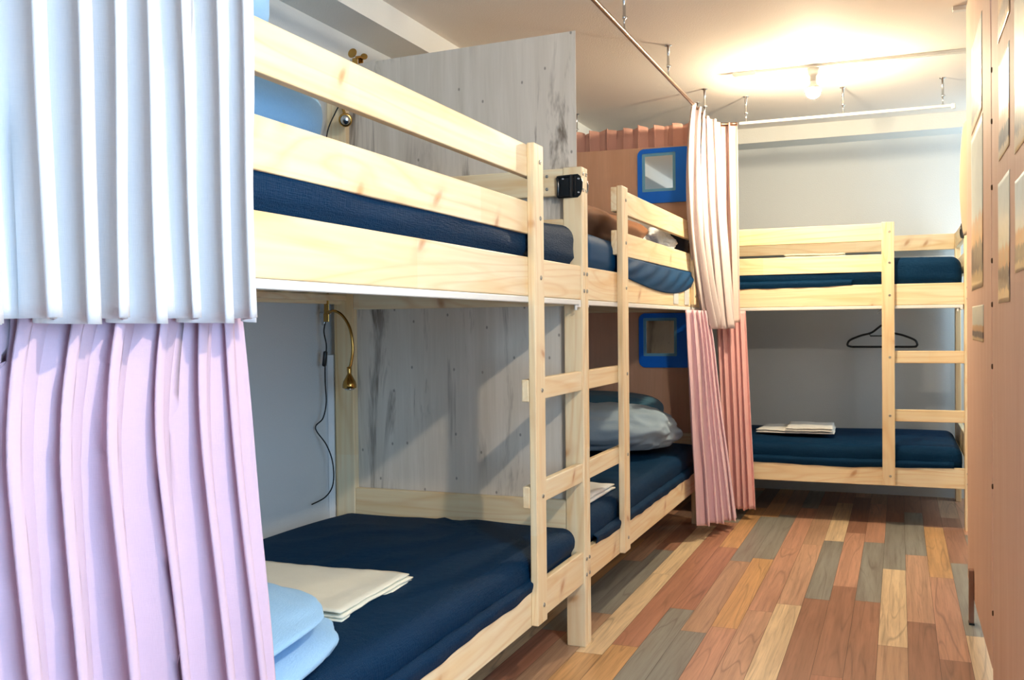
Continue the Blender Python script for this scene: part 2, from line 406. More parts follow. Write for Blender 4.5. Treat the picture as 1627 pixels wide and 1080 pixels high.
# ------------------------------------------------------------------ bunk beds
L = 2.06; WD = 0.935; PX = 0.065; PY = 0.031
ZL = (0.209, 0.313); ZU = (1.1376, 1.247); ZG1 = (1.312, 1.402); ZG2 = (1.471, 1.5603)
TH = 0.022
def bolt_bm(bm, p, axis='X', r=0.0052):
    rot = Matrix.Rotation(R(90), 4, 'Y') if axis == 'X' else Matrix.Rotation(R(90), 4, 'X')
    lathe_bm([(r * 1.25, -0.001), (r * 1.25, 0.0012), (r, 0.0026), (r * 0.45, 0.0028), (r * 0.4, 0.0014), (0.0001, 0.0013)], 12, bm, Matrix.Translation(p) @ rot)
def make_bed(loc, rz, ladder_y, ladder_end, label, group, handle_ends=(), near=1.785):
    """front faces local +x, length along local y (0..L); ladder_y = (outer, inner) range; ladder_end 0 or 1"""
    r = empty('bunk_bed', loc, rz); tag(r, label, 'bunk bed', group)
    for yy in (0, 1):
        ya, yb = (0, PY) if yy == 0 else (L - PY, L)
        board('post', (0.006 - PX, ya, 0), (0.006, yb, 1.57), r)
        board('post', (-WD, ya, 0), (-WD + 0.078, yb, 1.57), r)
        s0, s1 = (ya + 0.003, yb - 0.004)
        xa, xb = -WD + 0.078, 0.006 - PX
        board('end_board', (xa, s0, 1.4794), (xb, s1, 1.568), r)
        board('end_board', (xa, s0, 1.30), (xb, s1, 1.403), r)
        board('end_board', (xa, s0, 1.118), (xb, s1, 1.235), r)
        board('end_board', (xa, s0, 0.355), (xb, s1, 0.478), r)
    y0, y1 = PY, L - PY
    for z in (ZL, ZU):
        board('side_rail', (-TH, y0, z[0]), (0, y1, z[1]), r)
        board('side_rail', (-WD + 0.012, y0, z[0]), (-WD + 0.034, y1, z[1]), r)
        # ledge strips and slats
        board('slat_support', (-TH - 0.02, y0, z[0] + .012), (-TH, y1, z[0] + .034), r)
        board('slat_support', (-WD + .034, y0, z[0] + .012), (-WD + .054, y1, z[0] + .034), r)
        for k in range(13):
            yy = y0 + 0.06 + k * (y1 - y0 - 0.12) / 12
            board('slat', (-WD + .034, yy - .034, z[0] + .034), (-TH, yy + .034, z[0] + .05), r, axis=0)
    board('guard_rail', (-WD + .012, y0, 1.475), (-WD + .034, y1, 1.568), r)
    la, lb = ladder_y
    lo, hi = min(la, lb), max(la, lb)
    board('ladder_post', (0.0, lo, 0.2128), (TH, hi, 1.5645), r)
    # guard boards run from the ladder post to a short bracket
    if ladder_end == 1:
        gy0, gy1 = L - near, hi; by = (L - near, L - near + .04); ry = (lo, y1)
    else:
        gy0, gy1 = lo, 1.785; by = (1.745, 1.785); ry = (y0, hi)
    for z in (ZG1, ZG2): board('guard_rail', (-TH, gy0, z[0]), (0, gy1, z[1]), r)
    board('guard_bracket', (0, by[0], 1.147), (TH, by[1], 1.5645), r)
    for z in ((0.542, 0.6034), (0.8413, 0.904)): board('rung', (-TH, ry[0], z[0]), (0, ry[1], z[1]), r)
    # white curtain track screwed under the upper rail
    tb = box_bm(0.018, y1 - y0 - .01, 0.017, 0.003, 2)
    box_bm(0.02, 0.014, 0.024, 0.002, 1, tb, (0, (y1 - y0) / 2 - .012 if True else 0, -0.004))
    box_bm(0.008, 0.010, 0.020, 0.002, 1, tb, (0.0, (y1 - y0) / 2 - .03, -0.016))
    box_bm(0.02, 0.014, 0.024, 0.002, 1, tb, (0, -(y1 - y0) / 2 + .012, -0.004))
    t_ = finish('curtain_track', tb, WHITEM, None); t_.parent = r; t_.matrix_local = Matrix.Translation((-0.008, (y0 + y1) / 2, 1.1285)); t_['label'] = 'white plastic curtain track under the upper rail'
    # bolts
    def bolt(p, axis='X'):
        b = bmesh.new(); bolt_bm(b, (0, 0, 0), axis); o = finish('bolt', b, BOLT, None, True); o.parent = r; o.matrix_local = Matrix.Translation(p)
    ly = (lo + hi) / 2 + (hi - lo) * 0.12
    for z in (1.515, 1.357, 1.19, 0.872, 0.572, 0.262): bolt((TH, ly, z))
    for ym in (PY / 2, L - PY / 2):
        for z in (1.548, 1.222, 1.166, 0.288, 0.236): bolt((0.006, ym, z))
        bolt((0.006, ym, 1.495))
    for z in (1.45, 1.19):
        bolt((TH, (by[0] + by[1]) / 2, z))
    # head board screws and black grab handles
    for e, sgn in ((0, -1), (1, 1)):
        for inner in (False,):
            pass
    for e, side in handle_ends:
        yb = (PY - 0.004 if side > 0 else 0.003) if e == 0 else (L - PY + 0.003 if side < 0 else L - 0.004)
        h = bmesh.new(); d = side
        # back plate: wide curved outline
        outline = [(-0.046, -0.032), (-0.04, -0.038), (0.026, -0.038), (0.036, -0.030), (0.042, -0.012), (0.043, 0.012), (0.037, 0.030), (0.027, 0.038), (-0.04, 0.036), (-0.047, 0.03), (-0.042, 0.012), (-0.042, -0.012)]
        def plate(scale, ya, yb2, cx=0.0):
            A = [h.verts.new((cx + p[0] * scale[0], ya * d, p[1] * scale[1])) for p in outline]; B = [h.verts.new((cx + p[0] * scale[0], yb2 * d, p[1] * scale[1])) for p in outline]
            n = len(outline)
            h.faces.new(A); h.faces.new(B[::-1])
            for k in range(n): h.faces.new((A[k], A[(k + 1) % n], B[(k + 1) % n], B[k]))
        plate((1, 1), 0.0, 0.005)
        plate((0.62, 0.92), 0.004, 0.009, -0.012)
        # rim, hinge barrel and bail
        rim = [(-0.040, 0.011 * d, -0.030), (-0.037, 0.015 * d, -0.012), (-0.037, 0.015 * d, 0.012), (-0.042, 0.011 * d, 0.028)]
        tube_bm(smoothpath(rim, 6), 0.0045, 8, h)
        tube_bm([(-0.042, 0.011 * d, 0.03), (0.006, 0.012 * d, 0.032)], 0.0042, 8, h)
        tube_bm([(-0.04, 0.011 * d, -0.032), (0.006, 0.012 * d, -0.034)], 0.0042, 8, h)
        tube_bm([(0.006, 0.010 * d, -0.036), (0.006, 0.010 * d, 0.036)], 0.006, 10, h)
        tube_bm([(0.018, 0.008 * d, -0.030), (0.018, 0.008 * d, 0.030)], 0.0032, 8, h)
        bmesh.ops.recalc_face_normals(h, faces=h.faces)
        ho = finish('grab_handle', h, BLACK, None); ho.parent = r; ho.matrix_local = Matrix.Translation((-0.034, yb, 1.508)); ho['label'] = 'black metal grab handle on the end board'
        for hx, hz in ((0.030, 0.022), (0.030, -0.022), (-0.022, 0.024)):
            b = bmesh.new(); bolt_bm(b, (0, 0, 0), 'Y', 0.0032); o = finish('screw', b, CHROME, ho, True); o.matrix_local = Matrix.Translation((hx, (0.0055 if hx > 0 else 0.0095) * d, hz)) @ (Matrix.Rotation(math.pi, 4, 'X') if d > 0 else Matrix.Identity(4))
    for e in (1,):
        for z in (1.545, 1.503):
            b = bmesh.new(); bolt_bm(b, (0, 0, 0), 'Y', 0.0045); o = finish('screw', b, BOLT, r, True); o.matrix_local = Matrix.Translation((-0.115, L - PY + 0.003, z))
    return r
G_BED = 'pine bunk beds along the room'
bedA = make_bed((0, -2.0605, 0), 0, (2.0605 - .519, 2.0605 - .4425), 1, 'pine bunk bed nearest the camera, between the big white curtain and the tall plywood sheet', G_BED, ((1, -1),), near=1.93)
bedB = make_bed((0, 0.0005, 0), 0, (0.4046, 0.4845), 0, 'middle pine bunk bed holding brown and slate bedding, behind the plywood sheet', G_BED, ((0, 1),))
bedC = make_bed((-0.764, 2.302, 0), R(-90), (0.879 + .764, 0.940 + .764), 1, 'pine bunk bed standing crosswise against the far wall, a black hanger under it', G_BED, ((1, -1),))

# ------------------------------------------------------------------ mattresses in navy sheets
def mattress(name, M, zb, zt, mat, label, seed, over=0.018, hump=0.0, y_range=(0.05, 2.02), headlift=0.0, x_out=-0.026):
    """M: bed matrix. local x from -0.885 to -0.026; bulges over the rail top"""
    x0, x1 = -0.885, x_out; y0, y1 = y_range; nx, ny = 44, 90
    prof = []          # closed cross section in (s) -> (x, z) built below
    bm = bmesh.new(); ring = []
    rail_top = (ZL if zt < 0.8 else ZU)[1]
    def section(v):
        y = y0 + (y1 - y0) * v
        endf = min(v, 1 - v) * (y1 - y0); rz_ = 1.0 if endf > 0.05 else math.sqrt(max(0.0, 1 - (1 - endf / 0.05) ** 2))
        zt2 = zt + headlift * math.exp(-((y1 - y) / 0.16) ** 2) + 0.006 * fn(y * 2.3 + seed, 1.7, seed)
        zt2 = zb + (zt2 - zb) * (0.72 + 0.28 * rz_)
        inset = 0.03 * (1 - rz_)
        pts = []
        h = zt2 - zb
        def side_x(z, s):          # outward bulge above the rail
            t = max(0.0, min(1.0, (z - rail_top - 0.004) / 0.02))
            wob = 0.010 * fn(y * 4 + seed, z * 14, 3.1)
            return (over + wob) * t if s > 0 else 0.012 * t
        nb = 8; nsd = 10; nt = 26
        for k in range(nb): pts.append((x0 + (x1 - x0) * k / nb, zb))
        rr = min(0.045, h * 0.3)
        for k in range(nsd):
            z = zb + (h - rr) * k / nsd; pts.append((x1 + side_x(z, 1), z))
        ax = x1 + side_x(zt2 - rr, 1)
        for k in range(6):
            a = k / 6 * math.pi / 2; pts.append((ax - rr + rr * math.cos(a), zt2 - rr + rr * math.sin(a)))
        bx = x0 - 0.0
        for k in range(nt + 1):
            s = k / nt; x = (ax - rr) + (bx + rr - (ax - rr)) * s
            q = fn(x * 3 + seed, y * 2.5, 0.3)
            wr = 0.012 * q + 0.010 * (1 - abs(fn(x * 5 + q * 2 + seed, y * 2.6 + q, 5.5))) ** 4 + hump * math.sin(math.pi * s) ** 2
            pts.append((x, zt2 + wr * math.sin(math.pi * min(1, max(0, s))) ** 0.5 * rz_))
        for k in range(1, 6):
            a = math.pi / 2 + k / 6 * math.pi / 2; pts.append((bx + rr + rr * math.cos(a), zt2 - rr + rr * math.sin(a)))
        for k in range(nsd): pts.append((bx, zt2 - rr - (h - rr) * k / nsd))
        mid = (x0 + x1) / 2
        return [(p[0] - math.copysign(inset, p[0] - mid), y, p[1]) for p in pts]
    rings = []
    for j in range(ny + 1):
        v = j / ny
        v = 0.5 - 0.5 * math.cos(math.pi * v) if (v < 0.5 or True) else v
        rings.append([bm.verts.new(p) for p in section(v)])
    n = len(rings[0])
    for a, b in zip(rings, rings[1:]):
        for k in range(n): bm.faces.new((a[k], a[(k + 1) % n], b[(k + 1) % n], b[k]))
    bm.faces.new(rings[0][::-1]); bm.faces.new(rings[-1])
    bmesh.ops.recalc_face_normals(bm, faces=bm.faces)
    o = finish(name, bm, mat, None, True, M)
    return tag(o, label, 'mattress', 'mattresses in fitted navy sheets')
def MT(b): return Matrix.Translation(b.location) @ b.rotation_euler.to_matrix().to_4x4()
zs = 0.05
mA0 = mattress('mattress', MT(bedA), ZL[0] + zs, 0.412, C_NAVY, 'navy sheeted mattress under the cream folded towel on the nearest lower bunk', 1.3, headlift=-0.012)
mattress('mattress', MT(bedA), ZU[0] + zs, 1.365, C_NAVY, 'navy sheeted mattress on the nearest upper bunk, below the light blue pillows', 4.1, headlift=0.012)
mB0 = mattress('mattress', MT(bedB), ZL[0] + zs, 0.425, C_NAVY, 'navy sheeted mattress on the middle lower bunk, below the slate duvet', 7.7)
mB = mattress('mattress', MT(bedB), ZU[0] + zs, 1.372, C_NAVYB, 'blue sheeted mattress on the middle upper bunk, its sheet sagging over the rail', 2.9)
mC0 = mattress('mattress', MT(bedC), ZL[0] + zs, 0.415, C_NAVY, 'navy sheeted mattress on the far lower bunk, below two folded towels', 5.2, over=0.02)
mC1 = mattress('mattress', MT(bedC), ZU[0] + zs, 1.385, C_NAVY, 'navy sheeted mattress on the far upper bunk, by the back wall', 9.4)
def hem(mat_w, parent, rail_top, y0, y1, seed, mat=None, deep=0.012):
    def f(u, v):
        y = y0 + (y1 - y0) * u
        wv = max(0.0, 0.5 + 0.9 * fn(y * 3.1 + seed, 0.7, seed)) + 0.25 * fn(y * 11 + seed, 2.2, 0)
        d = (0.003 + deep * max(0.0, wv)) * min(1, u * 7, (1 - u) * 7)
        x = 0.0025 + 0.004 * math.sin(math.pi * min(1, v * 1.1)) + 0.0015 * math.sin(y * 40 + seed)
        if v < 0.3: x -= 0.012 * (1 - v / 0.3)
        return (x, y, rail_top + 0.03 - v * (0.03 + d))
    o = cloth_grid('sheet_hem', mat or C_NAVY, f, 110, 10, None, 0.002); o.parent = parent; return o
# sheet sagging over the middle bunk's upper rail
for m_, zt_, a_, b_, sd_ in ((mA0, ZL[1], 0.1, 1.6, 1.7), (mB0, ZL[1], 0.1, 1.9, 4.4), (mC0, ZL[1], 0.1, 1.98, 6.0), (mC1, ZU[1], 0.3, 1.5, 2.5)): hem(None, m_, zt_, a_, b_, sd_)
def swag(u, v):
    y = 0.47 + 1.28 * u
    drop = (0.050 * math.sin(math.pi * min(1, u * 1.02)) ** 0.8) * (0.45 + 0.75 * u) + 0.012
    z = 1.315 - v * (1.315 - 1.247 + drop)
    x = 0.0045 + 0.010 * math.sin(math.pi * v) + 0.0045 * math.sin(u * 34 + v * 9) * math.sin(math.pi * min(1, v * 1.1)) - (0.016 if v < 0.08 else 0.0)
    return (max(x, 0.003 if z < 1.25 else -0.02) , y, z)
sw = cloth_grid('loose_sheet', C_NAVYB, swag, 90, 22, None, 0.002)
sw.parent = mB; sw.matrix_parent_inverse = mB.matrix_world.inverted() if False else Matrix.Identity(4)
sw.location = (0, -0.0005, 0)
sw['label'] = 'loose blue sheet edge hanging over the rail'

# ------------------------------------------------------------------ pillows, duvets, towels
def soft(o, label, cat, group=None): return tag(o, label, cat, group)
soft(cushion('pillow', C_SKY, (-0.40, -1.61, 1.472), (0.30, 0.37, 0.125), R(4), seed=1.5, wr=0.012), 'light blue pillow showing between the guard boards of the nearest upper bunk', 'pillow')
soft(cushion('pillow', C_SKY, (-0.44, -1.77, 1.70), (0.28, 0.40, 0.115), R(-5), seed=3.7, wr=0.014), 'light blue pillow on top, above the guard boards beside the white curtain', 'pillow')
soft(cushion('duvet', C_SKY, (-0.36, -1.70, 0.462), (0.35, 0.38, 0.082), R(12), seed=8.2, wr=0.03, lumps=0.10, crease=0.32, n=60), 'light blue duvet bundled beside the pink curtain on the nearest lower bunk', 'duvet')
soft(cushion('duvet', C_SLATE, (-0.41, 1.50, 0.550), (0.40, 0.25, 0.125), R(6), seed=6.1, wr=0.05, lumps=0.14, e=(0.7, 0.9), pinch=0.16, n=64), 'shiny slate blue duvet rolled up on the middle lower bunk', 'duvet')
soft(cushion('pillow', C_TEAL, (-0.52, 1.89, 0.60), (0.34, 0.12, 0.10), R(2), tilt=(R(8), 0), seed=2.2, wr=0.02), 'dark teal satin pillow behind the slate duvet on the middle lower bunk', 'pillow')

def folded(name, loc, sx, sy, layers, th, mat, label, rz=0.0, seed=0, cat='towel', group=None, skew=0.0):
    bm = bmesh.new(); z = 0.0
    for k in range(layers):
        jx = 0.008 * fn(seed + k * 2.1, 0.4, 1.0); jy = 0.012 * fn(seed + k * 1.7, 3.4, 1.0)
        b = bmesh.new(); nx, ny = 26, 20
        hx, hy = sx / 2 * (1 - 0.02 * k), sy / 2 * (1 - 0.015 * k)
        grid = {}
        for s in (0, 1):
            for i in range(nx + 1):
                for j in range(ny + 1):
                    x = -hx + 2 * hx * i / nx; yy = -hy + 2 * hy * j / ny
                    edge = min(1.0, min(i, nx - i, j, ny - j) / 1.6)
                    wv = 0.0035 * fn(x * 7 + seed, yy * 7 + k, 2.0) + 0.002 * fn(x * 22, yy * 22 + seed, 1)
                    zz = z + th / 2 + (th / 2 if s else -th / 2) * (0.35 + 0.65 * edge) + (wv if s or k else 0)
                    grid[s, i, j] = bm.verts.new((x + jx + skew * yy + 0.004 * fn(yy * 9, seed + k, 0), yy + jy + 0.005 * fn(x * 8, seed, k), zz))
            for i in range(nx):
                for j in range(ny):
                    q = [grid[s, i, j], grid[s, i + 1, j], grid[s, i + 1, j + 1], grid[s, i, j + 1]]
                    bm.faces.new(q if s else q[::-1])
        for i in range(nx):
            for j, d in ((0, 1), (ny, -1)):
                q = [grid[0, i, j], grid[0, i + 1, j], grid[1, i + 1, j], grid[1, i, j]]; bm.faces.new(q if d > 0 else q[::-1])
        for j in range(ny):
            for i, d in ((0, -1), (nx, 1)):
                q = [grid[0, i, j], grid[0, i, j + 1], grid[1, i, j + 1], grid[1, i, j]]; bm.faces.new(q if d > 0 else q[::-1])
        b.free(); z += th * 0.93
    o = finish(name, bm, mat, None, True, Matrix.Translation(loc) @ Matrix.Rotation(rz, 4, 'Z'))
    return tag(o, label, cat, group)
folded('folded_towel', (-0.43, -1.07, 0.412), 0.52, 0.36, 3, 0.009, C_CREAM, 'large folded cream towel lying on the navy sheet of the nearest lower bunk', R(2), 1.0)
folded('folded_towel', (-0.13, 0.30, 0.425), 0.16, 0.46, 2, 0.014, C_TOWEL, 'white folded towel behind the ladder on the middle lower bunk', R(0), 4.0)
folded('folded_towel', (0.33, 2.74, 0.43), 0.24, 0.34, 2, 0.013, C_TOWEL, 'pale folded towel lying underneath, left of the pair on the far lower bunk', R(-3), 6.0, group=None)
folded('folded_towel', (0.49, 2.74, 0.432), 0.26, 0.36, 3, 0.014, C_TOWEL, 'pale folded towel overlapping its neighbour, right of the pair on the far lower bunk', R(2), 8.0, group=None)
folded('folded_towel', (0.52, 2.72, 1.395), 0.34, 0.24, 3, 0.016, C_CREAM, 'cream folded towel on the far upper bunk, just above its guard board', R(3), 3.0)

# belongings on the middle upper bunk
soft(cushion('blanket', C_BROWN, (-0.42, 1.00, 1.462), (0.30, 0.62, 0.10), R(2), seed=4.4, wr=0.06, lumps=0.16), 'rumpled brown satin blanket behind the guard boards of the middle upper bunk', 'blanket')
bm = bmesh.new()
tube_bm([(-0.85 + 0.6 * k / 24, 1.76 + 0.004 * math.sin(k), 1.545 + 0.004 * math.sin(k * 1.7)) for k in range(25)], [0.01] + [0.045 + 0.004 * math.sin(k * 2.3) for k in range(23)] + [0.01], 16, bm)
o = finish('rolled_blanket', bm, C_CHAR, None, True); tag(o, 'long dark charcoal rolled blanket above the brown satin blanket', 'blanket')
bm = bmesh.new(); bmesh.ops.create_icosphere(bm, subdivisions=5, radius=1)
for v in bm.verts:
    p = v.co.copy(); k = 1 + 0.22 * fn(p.x * 2.2, p.y * 2.2, p.z * 2.2) + 0.10 * (1 - abs(fn(p.x * 6, p.y * 6, p.z * 6))) ** 2
    v.co = (p.x * 0.08 * k, p.y * 0.17 * k, p.z * 0.075 * k)
    if v.co.z < -0.055: v.co.z = -0.055
o = finish('plastic_bag', bm, PLASTW, None, True, Matrix.Translation((-0.13, 1.58, 1.435))); tag(o, 'crumpled clear and white plastic bag behind the lower guard board of the middle upper bunk', 'bag')
soft(cushion('pillow', C_TOWEL, (-0.30, 1.80, 1.535), (0.14, 0.12, 0.075), seed=5.8, wr=0.02), 'small white rolled pillow peeking above the guard board of the middle upper bunk', 'pillow')
soft(cushion('bag', C_CHAR, (-0.17, 1.90, 1.49), (0.13, 0.10, 0.12), seed=7.3, wr=0.02), 'black soft bag beside the white rolled pillow on the middle upper bunk', 'bag')
for yy, lb in ((1.41, 'white plastic card on the middle upper bunk rail, further from the bracket'), (1.655, 'white plastic card on the middle upper bunk rail, next to the bracket')):
    b = box_bm(0.003, 0.10, 0.082, 0.001, 1); box_bm(0.0042, 0.098, 0.003, 0, 1, b, (0, 0, -0.004)); 
    o = finish('name_card_holder', b, PLASTW, None, False, Matrix.Translation((0.0018, yy, 1.187))); tag(o, lb, 'card holder', 'card holders on the rail')

# ------------------------------------------------------------------ partitions
def sheet(name, poly, depth_axis, d0, d1, mat, label, cat='partition'):
    """extruded polygon; poly in the two other axes"""
    bm = bmesh.new()
    def P(p, d): return (p[0], d, p[1]) if depth_axis == 'y' else (d, p[0], p[1])
    A = [bm.verts.new(P(p, d0)) for p in poly]; B = [bm.verts.new(P(p, d1)) for p in poly]; n = len(poly)
    bm.faces.new(A); bm.faces.new(B[::-1])
    for k in range(n): bm.faces.new((A[k], B[k], B[(k + 1) % n], A[(k + 1) % n]))
    bmesh.ops.recalc_face_normals(bm, faces=bm.faces)
    o = finish(name, bm, mat)
    return tag(o, label, cat) if label else o
pp = empty('plywood_partition', (-0.5, 0.0, 0)); tag(pp, 'tall whitewashed plywood sheet standing between the nearest and the middle bunk bed', 'partition')
o = sheet('plywood_sheet', [(-0.943, 0.37), (-0.0605, 0.37), (-0.0605, 1.575), (-0.021, 1.575), (-0.021, 2.02), (-0.943, 1.998)], 'y', -0.0012, 0.0012, PLY, None); o.parent = pp; o.matrix_local = Matrix.Translation((0.5, 0, 0))
board('batten', (-0.955, -0.030, 1.572), (-0.878, -0.0015, 1.93), pp, off=(-0.5, 0, 0))
sheet('hardboard_partition', [(-0.955, 0.0), (-0.90, 0.0), (-0.90, 0.22), (-0.06, 0.22), (-0.06, 0.0), (0.02, 0.0), (0.02, 1.997), (-0.955, 2.006)], 'y', 2.068, 2.080, PLYTAN, 'tan brown hardboard sheet carrying two blue framed mirrors, at the middle bunk bed end')

# blue framed mirrors
def rrect(w_, h_, r_, n=6):
    out = []
    for cx, cz, a0 in ((w_ / 2 - r_, h_ / 2 - r_, 0), (-w_ / 2 + r_, h_ / 2 - r_, 90), (-w_ / 2 + r_, -h_ / 2 + r_, 180), (w_ / 2 - r_, -h_ / 2 + r_, 270)):
        for k in range(n + 1):
            a = R(a0 + 90 * k / n); out.append((cx + r_ * math.cos(a), cz + r_ * math.sin(a)))
    return out
def frame_mesh(outer, inner, y0, y1, c_in):
    bm = bmesh.new(); n = len(outer)
    Of = [bm.verts.new((p[0], y0, p[1])) for p in outer]; Ob = [bm.verts.new((p[0], y1, p[1])) for p in outer]
    If = [bm.verts.new((p[0] + c_in[0], y0, p[1] + c_in[1])) for p in inner]; Ib = [bm.verts.new((p[0] + c_in[0], y1, p[1] + c_in[1])) for p in inner]
    for k in range(n):
        m = (k + 1) % n
        bm.faces.new((Of[k], Of[m], If[m], If[k])); bm.faces.new((Ob[k], Ib[k], Ib[m], Ob[m]))
        bm.faces.new((Of[k], Ob[k], Ob[m], Of[m])); bm.faces.new((If[k], If[m], Ib[m], Ib[k]))
    bmesh.ops.recalc_face_normals(bm, faces=bm.faces); return bm
def mirror(cx, cz, label):
    r = empty('framed_mirror', (cx, 2.068, cz)); tag(r, label, 'mirror', 'blue framed mirrors on the hardboard')
    off = (-0.030, 0.018)
    finish('mirror_frame', frame_mesh(rrect(0.29, 0.29, 0.035), rrect(0.182, 0.205, 0.006), -0.014, 0.0, off), BLUEP, r)
    finish('mirror_rim', frame_mesh(rrect(0.182, 0.205, 0.006), rrect(0.150, 0.174, 0.003), -0.010, 0.0, (0, 0)), BLUEL, r).location = (off[0], 0, off[1])
    b = box_bm(0.150, 0.003, 0.174); f = finish('mirror_glass', b, MIRROR, r); f.location = (off[0], -0.0065, off[1])
mirror(-0.195, 1.845, 'blue framed square mirror on the tan hardboard above the middle upper bunk')
mirror(-0.195, 0.967, 'blue framed square mirror on the tan hardboard beside the middle lower bunk')

# right hand panels with taped prints
def poster_mat(name, seed, sky, mid, low):
    t = NT(name, 0.28, 0.5)
    v = t.n('ShaderNodeTexCoord').outputs['Generated']
    s = t.n('ShaderNodeSeparateXYZ'); t.l(v, s.inputs[0])
    h = t.math('ADD', s.outputs[2], t.math('MULTIPLY', t.math('SUBTRACT', t.noise(t.mapping(v, (1, 26, 0.4), (seed, seed, 0)), 1, 2, 0.7), 0.5), 0.22))
    c = t.ramp(h, [(0.0, (232, 206, 160)), (0.10, (228, 200, 152)), (0.105, low), (0.27, low), (0.28, mid), (0.42, mid), (0.46, sky), (1.0, tuple(min(255, x + 6) for x in sky))])
    cl = t.noise(t.mapping(v, (1, 2.5, 3.5), (seed, 0, seed)), 1.6, 3, 0.6, 1.0)
    c = t.mix(t.ramp(cl, [(0.5, g(0)), (0.8, g(0.35))]), c, lin((196, 206, 196)))
    t.color(c); return t.m
PO = [poster_mat('city_print_a', 1.3, (232, 238, 226), (232, 186, 138), (120, 108, 104)), poster_mat('city_print_b', 5.1, (226, 238, 236), (226, 176, 134), (110, 100, 98)), poster_mat('city_print_c', 9.7, (236, 240, 226), (230, 190, 140), (128, 112, 104))]
pr_ = empty('plywood_panel', (1.21, 0.46, 0)); tag(pr_, 'narrow plywood panel raised off the floor, farther of the two with taped prints', 'partition')
o = sheet('plywood_sheet', [(-0.055, 0.085), (0.99, 0.085), (0.99, 2.23), (0.03, 2.23), (-0.055, 1.80)], 'x', 1.20, 1.212, PLYR, None); o.parent = pr_; o.matrix_local = Matrix.Translation((-1.21, -.46, 0))
LEGM = plain('brown_leg_paint', (150, 112, 92), 0.5)
for yy in (0.648,):
    lg = board('leg', (1.184, yy, 0.006), (1.1995, yy + .04, 0.19), pr_, LEGM, off=(1.21, .46, 0)); lg['label'] = 'brown wooden leg'
    ft = finish('foot', box_bm(0.018, 0.044, 0.006), BLACK, pr_); ft.matrix_local = Matrix.Translation((1.1918 - 1.21, yy + .02 - .46, 0.003))
pn = empty('plywood_panel', (1.21, -0.7, 0)); tag(pn, 'plywood panel standing on the floor at the right picture edge, with taped prints', 'partition')
o = sheet('plywood_sheet', [(-0.87, 0.0), (-0.078, 0.0), (-0.078, 2.23), (-0.87, 2.23)], 'x', 1.20, 1.215, PLYR, None); o.parent = pn; o.matrix_local = Matrix.Translation((-1.21, .7, 0))
for z in (0.25, 0.6, 0.93, 1.1, 1.22, 1.42, 1.6, 1.74):
    b = bmesh.new(); bolt_bm(b, (0, 0, 0), 'X', 0.006); o = finish('screw', b, BROWNM, pn, True); o.matrix_local = Matrix.Translation((-0.011, 0.7 - 0.092, z)) @ Matrix.Rotation(math.pi, 4, 'Y')
def poster(y0, y1, z0, z1, mat, label, curl=0.02, slant=0.0, cu=1):
    def f(u, v):
        yy = y0 + (y1 - y0) * u; z = z0 + (z1 - z0) * v + slant * (u - 0.5)
        x = 1.1993 - curl * 0.04 * (abs(2 * u - 1) ** 3 * 0.5 + 0.9 * (1 - v) ** 4) - 0.0003 * math.sin(u * 9 + v * 5)
        return (x, yy, z)
    o = cloth_grid('taped_print', mat, f, 14, 24, None, 0.0006)
    tag(o, label, 'poster', 'city prints taped on the plywood panels')
poster(0.24, 0.70, 1.70, 2.00, PO[1], 'print curling at the top of the farther plywood panel, above two others', 0.012)
poster(0.22, 0.72, 1.16, 1.685, PO[0], 'tall print with orange and grey stripes in the middle of the farther plywood panel', 0.008)
poster(0.21, 0.69, 0.99, 1.105, PO[2], 'small greyish print lowest on the farther plywood panel', 0.006)
poster(-0.545, -0.29, 1.46, 1.70, PO[1], 'pale print between two others, first column of the nearer plywood panel', 0.014)
poster(-0.545, -0.27, 1.10, 1.405, PO[0], 'print with dark stripes and cream foot, lowest of the nearer plywood panel', 0.014)
poster(-0.56, -0.28, 1.76, 2.02, PO[2], 'print at the very top edge of the nearer plywood panel', 0.014)
poster(-0.86, -0.655, 1.42, 1.76, PO[2], 'print cut off by the right picture border, upper one', 0.012)
poster(-0.86, -0.66, 1.16, 1.36, PO[1], 'print cut off by the right picture border, lower one', 0.012)
def curlf(u, v):
    yy = 0.99 + 0.30 * u; k = math.sin(v * math.pi) ** 0.7
    return (1.204 + 0.004 * math.sin(u * 4) - 0.008 * u * k, yy * 1.0 - 0.12 * u * (1 - k) , 1.39 + 0.44 * v)
o = cloth_grid('hanging_card', cloth('cream_card', (206, 186, 156), (200, 180, 148), 0.6), curlf, 14, 24, None, 0.003); tag(o, 'cream card sticking out past the far edge of the raised plywood panel', 'card')

# ------------------------------------------------------------------ curtain rails, hangers on the ceiling
RZ = 2.11
rail1 = empty('curtain_rail', (0.045, 0, RZ)); tag(rail1, 'bronze curtain rail running along the long row of bunks below the ceiling', 'curtain rail', 'ceiling curtain rails')
path = [(0.045, -2.9, RZ), (0.045, -1.0, RZ), (0.045, 0.5, RZ), (0.045, 1.66, RZ), (0.046, 1.95, RZ)] + [(0.045 + 0.10 * (1 - math.cos(a)), 2.08 + 0.10 * math.sin(a), RZ) for a in (0.3, 0.7, 1.1, 1.5)] + [(0.17, 2.181, RZ)]
b = tube_bm(path, 0.0085, 10); o = finish('rail', b, STEEL, None, True); o.parent = rail1; o.matrix_local = Matrix.Translation((-0.045, 0, -RZ))
rail2 = empty('curtain_rail', (0.2, 2.19, RZ)); tag(rail2, 'white curtain rail crossing in front of the far bunk bed below the ceiling', 'curtain rail', 'ceiling curtain rails')
b = box_bm(1.035, 0.014, 0.014, 0.003, 2, None, (0.697, 2.187, RZ)); box_bm(0.02, 0.02, 0.026, 0.004, 2, b, (1.212, 2.187, RZ - 0.004))
